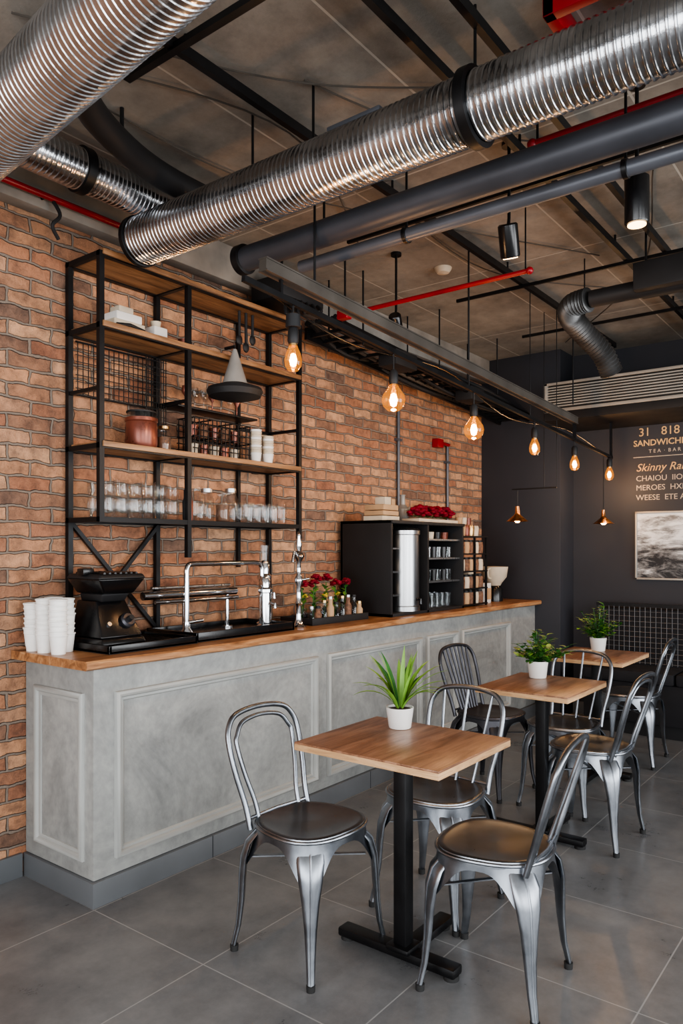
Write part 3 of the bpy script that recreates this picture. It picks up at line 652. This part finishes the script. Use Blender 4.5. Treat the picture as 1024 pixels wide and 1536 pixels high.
for k,(x,z,shape) in enumerate(((2.17,2.13,'pear'),(2.87,2.087,'globe'),(3.66,2.05,'globe'),(4.48,2.04,'pear'),(5.18,2.0,'pear'),(5.94,1.987,'pear'))):
    g=G(); y=1.9; zt=railz(x)-.012; r=.055 if shape=='globe' else .034
    top=z+(.085 if shape=='globe' else .075)
    g.tube([(x,y,zt),(x,y,top+.045)],.004,BLK,8)
    g.lathe([(.0001,.055),(.012,.055),(.021,.04),(.022,.0),(.018,-.012),(.0001,-.012)],(x,y,top),BLKM,18,caps=False)
    if k==0: g.lathe([(.0001,.1),(.028,.1),(.03,.05),(.0001,.05)],(x,y,top),BLKM,18,caps=False)
    g.lathe([(.0165,-.008),(.0165,-.022),(.0001,-.022)],(x,y,top),BRASS,18,caps=False)
    if shape=='globe': prof=[(.0001,-r),(r*.5,-r*.87),(r*.87,-r*.5),(r,0),(r*.9,r*.45),(r*.6,r*.85),(.022,r*1.2),(.014,top-z-.01)]
    else: prof=[(.0001,-.045),(.02,-.04),(.032,-.022),(.034,0),(.029,.025),(.019,.048),(.014,.065)]
    g.lathe(prof,(x,y,z),AMBER,24,caps=False)
    s_=1.35 if shape=='globe' else 1.1
    g.lathe([(.0001,-.024*s_),(.01*s_,-.018*s_),(.014*s_,0),(.009*s_,.02*s_),(.0001,.026*s_)],(x,y,z),FIL,12,caps=False)
    g.tube([(x,y,z+.02),(x,y,top-.012)],.003,BRASS,6)
    ob=g.build('pendant_bulb_lamp')
    L=bpy.data.lights.new('bulb_glow','POINT'); L.energy=5; L.color=(1,.6,.3); L.shadow_soft_size=.03
    lo=bpy.data.objects.new('bulb_glow',L); COL.objects.link(lo); lo.location=(x,y-.0,z-.09); lo.parent=ob; lo.matrix_parent_inverse=Matrix.Translation(ob.location).inverted()
def cone(c,zt,r=.08):
    g=G(); x,y,z=c; g.tube([(x,y,z+.1),(x,y,zt)],.003,BLK,6)
    g.lathe([(.0001,.11),(.014,.108),(.016,.06),(.024,.045),(r,0),(r-.004,0),(.02,.04),(.0001,.05)],c,COPP2,28,caps=False); g.ball((x,y,z+.012),.022,FIL,10); return g
g=cone((5.0,2.25,1.6),1.83); g.bar((5.0,2.29,1.83),(5.0,1.96,1.83),.01,BLK); g.tube([(5.0,1.96,1.83),(5.0,1.96,HT)],.003,BLK,6); g.tube([(5.0,2.05,1.83),(5.0,2.05,HT)],.003,BLK,6); g.build('copper_cone_pendant')
g=cone((5.86,1.92,1.6),railz(5.86)-.01); g.build('copper_cone_pendant')
def spot(c,ax,L,r,rod_to):
    g=G(); c=Vector(c);ax=Vector(ax).normalized()
    g.tube([c-ax*L/2,c-ax*(L/2-.006),c+ax*(L/2-.006),c+ax*L/2],[r*.85,r,r,r*.93],BLKP,28)
    g.lathe([(.0001,0),(r*.75,0),(r*.75,.003),(.0001,.003)],c+ax*(L/2+.001),SPOTE,20,rot=ax.to_track_quat('Z','Y').to_matrix().to_4x4(),caps=False)
    g.tube([c-ax*L*.3,Vector((c.x,c.y,c.z+L*.7)),Vector((c.x,c.y,rod_to))],.007,BLK,8)
    g.lathe([(.0001,0),(.03,0),(.03,.015),(.0001,.015)],(c.x,c.y,rod_to-.015),BLK,14,caps=False)
    g.build('track_spotlight')
spot((2.74,.78,2.64),(0,0,-1),.17,.042,HT)
spot((2.83,1.31,2.66),(.45,.1,-1),.13,.04,HT)
spot((3.5,2.3,2.66),(.5,.2,-.5),.12,.035,HT)
g=G(); g.lathe([(.0001,-.035),(.035,-.03),(.05,-.01),(.052,0),(.0001,0)],(3.85,2.2,HT),CREAM,24,caps=False); g.build('smoke_detector')
g=G(); g.tube([(3.95,-2.9,2.73),(3.95,1.36,2.73)],.045,BLKM,22); g.box((3.86,-.2,2.70),(4.04,1.12,2.84),BLKM,.01)
for y in (.4,1.08,-1): g.tube([(3.95,y,2.8),(3.95,y,HT)],.006,BLK,6)
g.build('black_extract_pipe')
g=G(); P=cat([(3.95,1.37,2.73),(3.98,1.47,2.725),(4.08,1.52,2.70),(4.22,1.49,2.63),(4.34,1.43,2.54),(4.42,1.40,2.43)],14); rs=[.066 if i%2 else .056 for i in range(len(P))]; g.tube(P,rs,FLEX,24); g.tube([(4.22,1.49,2.67),(4.22,1.49,HT)],.004,BLK,6); g.build('flexible_duct')
g=G(); a,b,y0,y1,z0,z1=5.62,6.299,-2.99,2.31,2.47,2.70
g.box((a+.03,y0,z0+.01),(b,y1,z1),BLKM,.002)
g.box((a,y0,z0),(a+.04,y1,z0+.025),GRILLE,.003); g.box((a,y0,z1-.02),(a+.04,y1,z1),GRILLE,.003); g.box((a,y1-.03,z0),(a+.04,y1,z1),GRILLE,.003)
for i in range(8): 
    z=z0+.04+i*.021; g.box((a+.004,y0,z),(a+.03,y1-.03,z+.009),GRILLE)
g.build('air_grille')
g=G(); g.box((5.62,Y0,2.405),(6.3,2.31,2.468),BLKM,.003); g.build('trim_soffit')

# ------------------------------------------------------------ back wall decor
g=G()
def text(body,size,y,z,mat,shear=0,bold=.0):
    cu=bpy.data.curves.new('t','FONT'); cu.body=body; cu.size=size; cu.extrude=.001; cu.shear=shear; cu.resolution_u=3; cu.offset=bold
    o=bpy.data.objects.new('t',cu); COL.objects.link(o); bpy.context.view_layer.update()
    me=bpy.data.meshes.new_from_object(o.evaluated_get(bpy.context.evaluated_depsgraph_get()))
    vs=[(6.298-v.co.z,y-v.co.x,z+v.co.y) for v in me.vertices]
    g.add(vs,[list(p.vertices) for p in me.polygons],mat)
    bpy.data.objects.remove(o); bpy.data.meshes.remove(me)
text('31   818',.095,1.78,2.32,GOLD); text('SANDWICHES BAR',.068,1.82,2.24,GOLD,0,.001); text('T E A  ·  B A R',.04,1.70,2.18,TANL)
g.box((6.296,.7,2.147),(6.2995,1.82,2.152),TANL)
text('Skinny Rabbit',.088,1.80,2.035,GOLD,.3); text('CHAIOU  IIO I SIT  4.5',.062,1.80,1.955,TANL); text('MEROES  HXI SIT  5.0',.062,1.80,1.88,TANL); text('WEESE  ETE AAOLUT  6',.062,1.80,1.80,TANL)
g.build('menu_lettering')
g=G()
g.box((6.284,1.08,1.17),(6.289,1.79,1.69),PRINT)
for lo,hi in (((1.07,1.155),(1.8,1.17)),((1.07,1.69),(1.8,1.705)),((1.07,1.155),(1.085,1.705)),((1.785,1.155),(1.8,1.705))): g.box((6.27,lo[0],lo[1]),(6.3,hi[0],hi[1]),GRILLE,.002)
g.build('framed_picture')
g=G(); 
g.box((5.78,-2.0,.1),(6.26,2.05,.4),PANEL,.01); g.box((6.1,-2.0,.47),(6.26,2.05,.93),PANEL,.02)
for k in range(6): g.box((5.755,-2.0+k*.675+.004,.4),(6.2,-2.0+(k+1)*.675-.004,.49),PANEL,.025)
g.box((5.82,-1.9,0),(6.2,1.95,.1),BLKM)
for i in range(100):
    y=2.03-i*.04; g.tube([(6.085,y,.5),(6.085,y,.95)],.002,LATT,4)
for k in range(12): g.tube([(6.085,-1.9,.51+k*.04),(6.085,2.04,.51+k*.04)],.002,LATT,4)
g.bar((6.09,-1.9,.96),(6.09,2.05,.96),.025,BLK)
g.build('banquette_bench')

# ------------------------------------------------------------ chairs
def sup(t,a,b,e=2.8):
    c,s_=math.cos(t),math.sin(t)
    return (a*math.copysign(abs(c)**(2/e),c), b*math.copysign(abs(s_)**(2/e),s_))
def chair_mesh(spind,dark=False):
    g=G(); st=CHDK if dark else CHST; n=48
    rings=[(.0,.446),(.35,.444),(.7,.446),(.88,.452),(.95,.455),(.99,.452),(1.,.446),(1.,.43)]
    vs=[];fs=[]
    for k,(s_,z) in enumerate(rings):
        for i in range(n):
            x,y=sup(2*math.pi*i/n,.178*max(s_,.001),.178*max(s_,.001),2.5); w=1-.10*(y/.18)*1
            vs.append((x*w,y,z))
    for k in range(len(rings)-1):
        for i in range(n): q=(i+1)%n; fs.append([k*n+i,k*n+q,(k+1)*n+q,(k+1)*n+i])
    g.add(vs,[f for f in fs if max(f)<6*n],CHTOP if not dark else CHDK,True); g.add(vs,[f for f in fs if max(f)>=6*n],st,True)
    def rimp(i):
        x,y=sup(2*math.pi*i/n,.181,.181,2.5); return (x*(1-.10*(y/.18)),y,.443)
    g.tube([rimp(i) for i in range(n)],.006,st,8,closed=True)
    n=96; vs=[];fs=[];lv=6
    for j in range(lv+1):
        for i in range(n):
            t=2*math.pi*i/n; c=abs(math.sin(2*t))**2.6
            drop=.024+.125*c
            z=.438-drop*(j/lv); e=1+.15*c*(j/lv)**1.3
            x,y=sup(t,.176*e,.176*e,2.6+.4*c*(j/lv)); w=1-.10*(y/.18)*(1-j/lv*c)
            vs.append((x*w,y,z))
    for j in range(lv):
        for i in range(n): q=(i+1)%n; fs.append([j*n+i,j*n+q,(j+1)*n+q,(j+1)*n+i])
    g.add(vs,fs,st,True)
    for sx in (-1,1):
        for sy in (-1,1):
            path=[(.122,.425,.042,.010),(.145,.385,.046,.016),(.156,.33,.040,.018),(.160,.26,.029,.018),(.163,.18,.021,.016),(.171,.09,.0155,.0125),(.185,.012,.0125,.0105)]
            seg=16; vs=[];fs=[]; N=len(path)
            rad=Vector((sx,sy,0)).normalized(); tan=Vector((-rad.y,rad.x,0))
            for (o,z,wt,wr) in path:
                c=Vector((sx*o,sy*o,z))
                for k in range(seg):
                    t=2*math.pi*k/seg; vs.append(c+tan*math.cos(t)*wt+rad*(math.sin(t)*wr*(1 if math.sin(t)>0 else .35)))
            for i in range(N-1):
                for k in range(seg): q=(k+1)%seg; fs.append([i*seg+k,i*seg+q,(i+1)*seg+q,(i+1)*seg+k])
            g.add(vs,fs,st,True)
            g.tube([Vector((sx*(o+wr*.66),sy*(o+wr*.66),z)) for (o,z,wt,wr) in path],[.004]*N,st,6)
            g.lathe([(.0001,0),(.014,0),(.015,.02),(.0001,.02)],(sx*.185,sy*.185,0),RUB,12,caps=False)
    g.bar((-.14,-.14,.33),(.14,.14,.33),.016,st,.004); g.bar((-.14,.14,.328),(.14,-.14,.328),.016,st,.004)
    yy=lambda z:.15+(z-.44)*.30
    def hoop(w0,w1,zt,r,z0=.42):
        P=[(-w0,yy(z0),z0),(-w0-.003,yy(.5),.5),(-(w0+w1)/2-.006,yy(.6),.6),(-w1,yy(.70),.70),(-w1*.93,yy(zt-.055),zt-.055),(-w1*.66,yy(zt-.014),zt-.014),(0,yy(zt),zt)]
        P=P+[(-p[0],p[1],p[2]) for p in P[-2::-1]]
        g.tube(cat(P,6),r,st,10)
    hoop(.146,.172,.815,.0105); 
    if spind:
        for i in range(spind):
            x=(i-(spind-1)/2)*(.19/(spind-1))
            g.tube([(x*.8,yy(.44)-.005,.44),(x*1.2,yy(.805),.805-.25*abs(x)**1.5)],.006 if spind<5 else .008,st,8)
    else: hoop(.1,.138,.785,.0085)
    g.tube([(-.15,.155,.455),(0,.168,.455),(.15,.155,.455)],.006,st,8)
    return g.mesh('dining_chair')
CA=chair_mesh(0); CB=chair_mesh(3); CC=chair_mesh(7,True); CD=chair_mesh(2)
for me,(x,y),rz in ((CA,(2.01,1.685),-4),(CB,(2.58,1.50),-90),(CD,(2.235,1.08),186),(CB,(4.0,1.52),-92),(CA,(3.64,1.25),178),(CC,(4.0,1.97),-8),(CA,(5.13,1.5),182)):
    inst(me,'dining_chair',(x,y,0),rz)

# ------------------------------------------------------------ tables
def table(x0,x1,y0,y1,full=True):
    g=G(); cx,cy=(x0+x1)/2,(y0+y1)/2
    g.box((x0,y0,.722),(x1,y1,.744),WEDGE,.003); g.box((x0+.0005,y0+.0005,.743),(x1-.0005,y1-.0005,.75),WTOP,.002)
    g.box((cx-.12,cy-.12,.714),(cx+.12,cy+.12,.722),BLK,.002)
    g.box((cx-.025,cy-.025,.03),(cx+.025,cy+.025,.715),BLK,.005)
    g.box((cx-.03,cy-.21,.014),(cx+.03,cy+.26,.045),BLK,.008)
    g.box((cx-.045,cy-.045,.04),(cx+.045,cy+.045,.06),BLK,.008)
    g.box((cx-(.25 if full else 0),cy-.03,.014),(cx+.3,cy+.03,.045),BLK,.008)
    for (a,b) in ((cx,cy-.185),(cx,cy+.235),(cx+.27,cy))+(((cx-.225,cy),) if full else ()): g.lathe([(.0001,0),(.026,0),(.026,.016),(.0001,.016)],(a,b,0),RUB,14,caps=False)
    return g.build('bistro_table')
table(1.90,2.39,1.10,1.66,False); table(3.19,3.71,1.20,1.65); table(4.36,4.9,1.32,1.80)
# ------------------------------------------------------------ plants
def pot(g,c,r,h,square=False):
    g.lathe([(.0001,0),(r*.78,0),(r*.82,.004),(r,h-.004),(r,h),(r*.92,h),(r*.9,h-.012),(.0001,h-.012)],c,WHITE,32,caps=False)
    g.lathe([(.0001,h-.008),(r*.9,h-.008)],c,SOIL,20,caps=False)
g=G(); c=Vector((2.285,1.485,.751)); pot(g,c,.05,.075)
for i in range(32):
    a=random.uniform(0,6.283); lean=random.uniform(.1,1.35); L=random.uniform(.15,.235); w=random.uniform(.016,.023)
    d=Vector((math.cos(a),math.sin(a),0)); s_=Vector((-d.y,d.x,0)); vs=[];fs=[]; N=7; p=c+Vector((0,0,.07))+d*.012; ang=math.pi/2-lean*.45
    for k in range(N+1):
        t=k/N; ww=w*math.sin(math.pi*min(1,.18+t*.82))**.8*.5+.0004
        up=Vector((0,0,1))
        vs+=[p-s_*ww+up*ww*.35,p,p+s_*ww+up*ww*.35]
        p=p+(d*math.cos(ang)+up*math.sin(ang))*(L/N); ang-=lean*.16
    for k in range(N):
        b=k*3; fs+=[[b,b+1,b+4,b+3],[b+1,b+2,b+5,b+4]]
    g.add(vs,fs,LEAF if i%4 else LEAF2,True)
g.build('potted_spider_plant')
def bushy(c,r,h,zmul=1.):
    g=G(); c=Vector(c); pot(g,c,.052,.085)
    for i in range(34):
        a=random.uniform(0,6.283);e=random.uniform(.1,1.45); L=random.uniform(.55,1)*h
        d=Vector((math.cos(a)*math.cos(e)*r/h*1.25,math.sin(a)*math.cos(e)*r/h*1.25,math.sin(e)*.85+.1))
        q=c+Vector((0,0,.075)); tip=q+d*L; g.tube([q,(q+tip)/2+Vector((0,0,.01)),tip],.0015,LEAF2,4)
        for k in range(10):
            t=.25+.75*k/9; b=random.uniform(0,6.283); leafcard(g,q+(tip-q)*t,(math.cos(b),math.sin(b),random.uniform(-.1,.7)),random.uniform(.035,.055),.026,LEAF2 if (i+k)%3 else LEAF)
    g.build('potted_herb')
bushy((3.60,1.51,.751),.14,.19); bushy((4.78,1.6,.751),.12,.24)

# ------------------------------------------------------------ lights
def area(name,loc,rot,sx,sy,e,col):
    L=bpy.data.lights.new(name,'AREA'); L.shape='RECTANGLE'; L.size=sx; L.size_y=sy; L.energy=e; L.color=col
    o=bpy.data.objects.new(name,L); o.location=loc; o.rotation_euler=[math.radians(a) for a in rot]; COL.objects.link(o)
area('daylight_window_west',(X0+.1,.05,1.5),(104,0,-90),4.6,2.2,150,(.97,.985,1))
for k,(p,q) in enumerate(ws): area('daylight_window_south',((p+q)/2,Y0+.1,1.6),(106,0,0),2.3,2.1,90,(.97,.985,1))
W=bpy.data.worlds.new('World'); S.world=W; W.use_nodes=True
bg=W.node_tree.nodes['Background']; bg.inputs[0].default_value=(.9,.95,1,1); bg.inputs[1].default_value=1.0
try: S.view_settings.view_transform='AgX'; S.view_settings.look='AgX - Medium High Contrast'
except Exception as e: print(e)
S.view_settings.exposure=0.36

# ------------------------------------------------------------ camera
cam=bpy.data.cameras.new('Camera'); co=bpy.data.objects.new('Camera',cam); COL.objects.link(co)
co.location=(0,0,1.4); co.rotation_euler=(math.pi/2,0,math.radians(37.5-90))
cam.sensor_fit='VERTICAL'; cam.sensor_height=36; cam.lens=26.2; cam.shift_y=56/1536; cam.clip_start=.05
S.camera=co
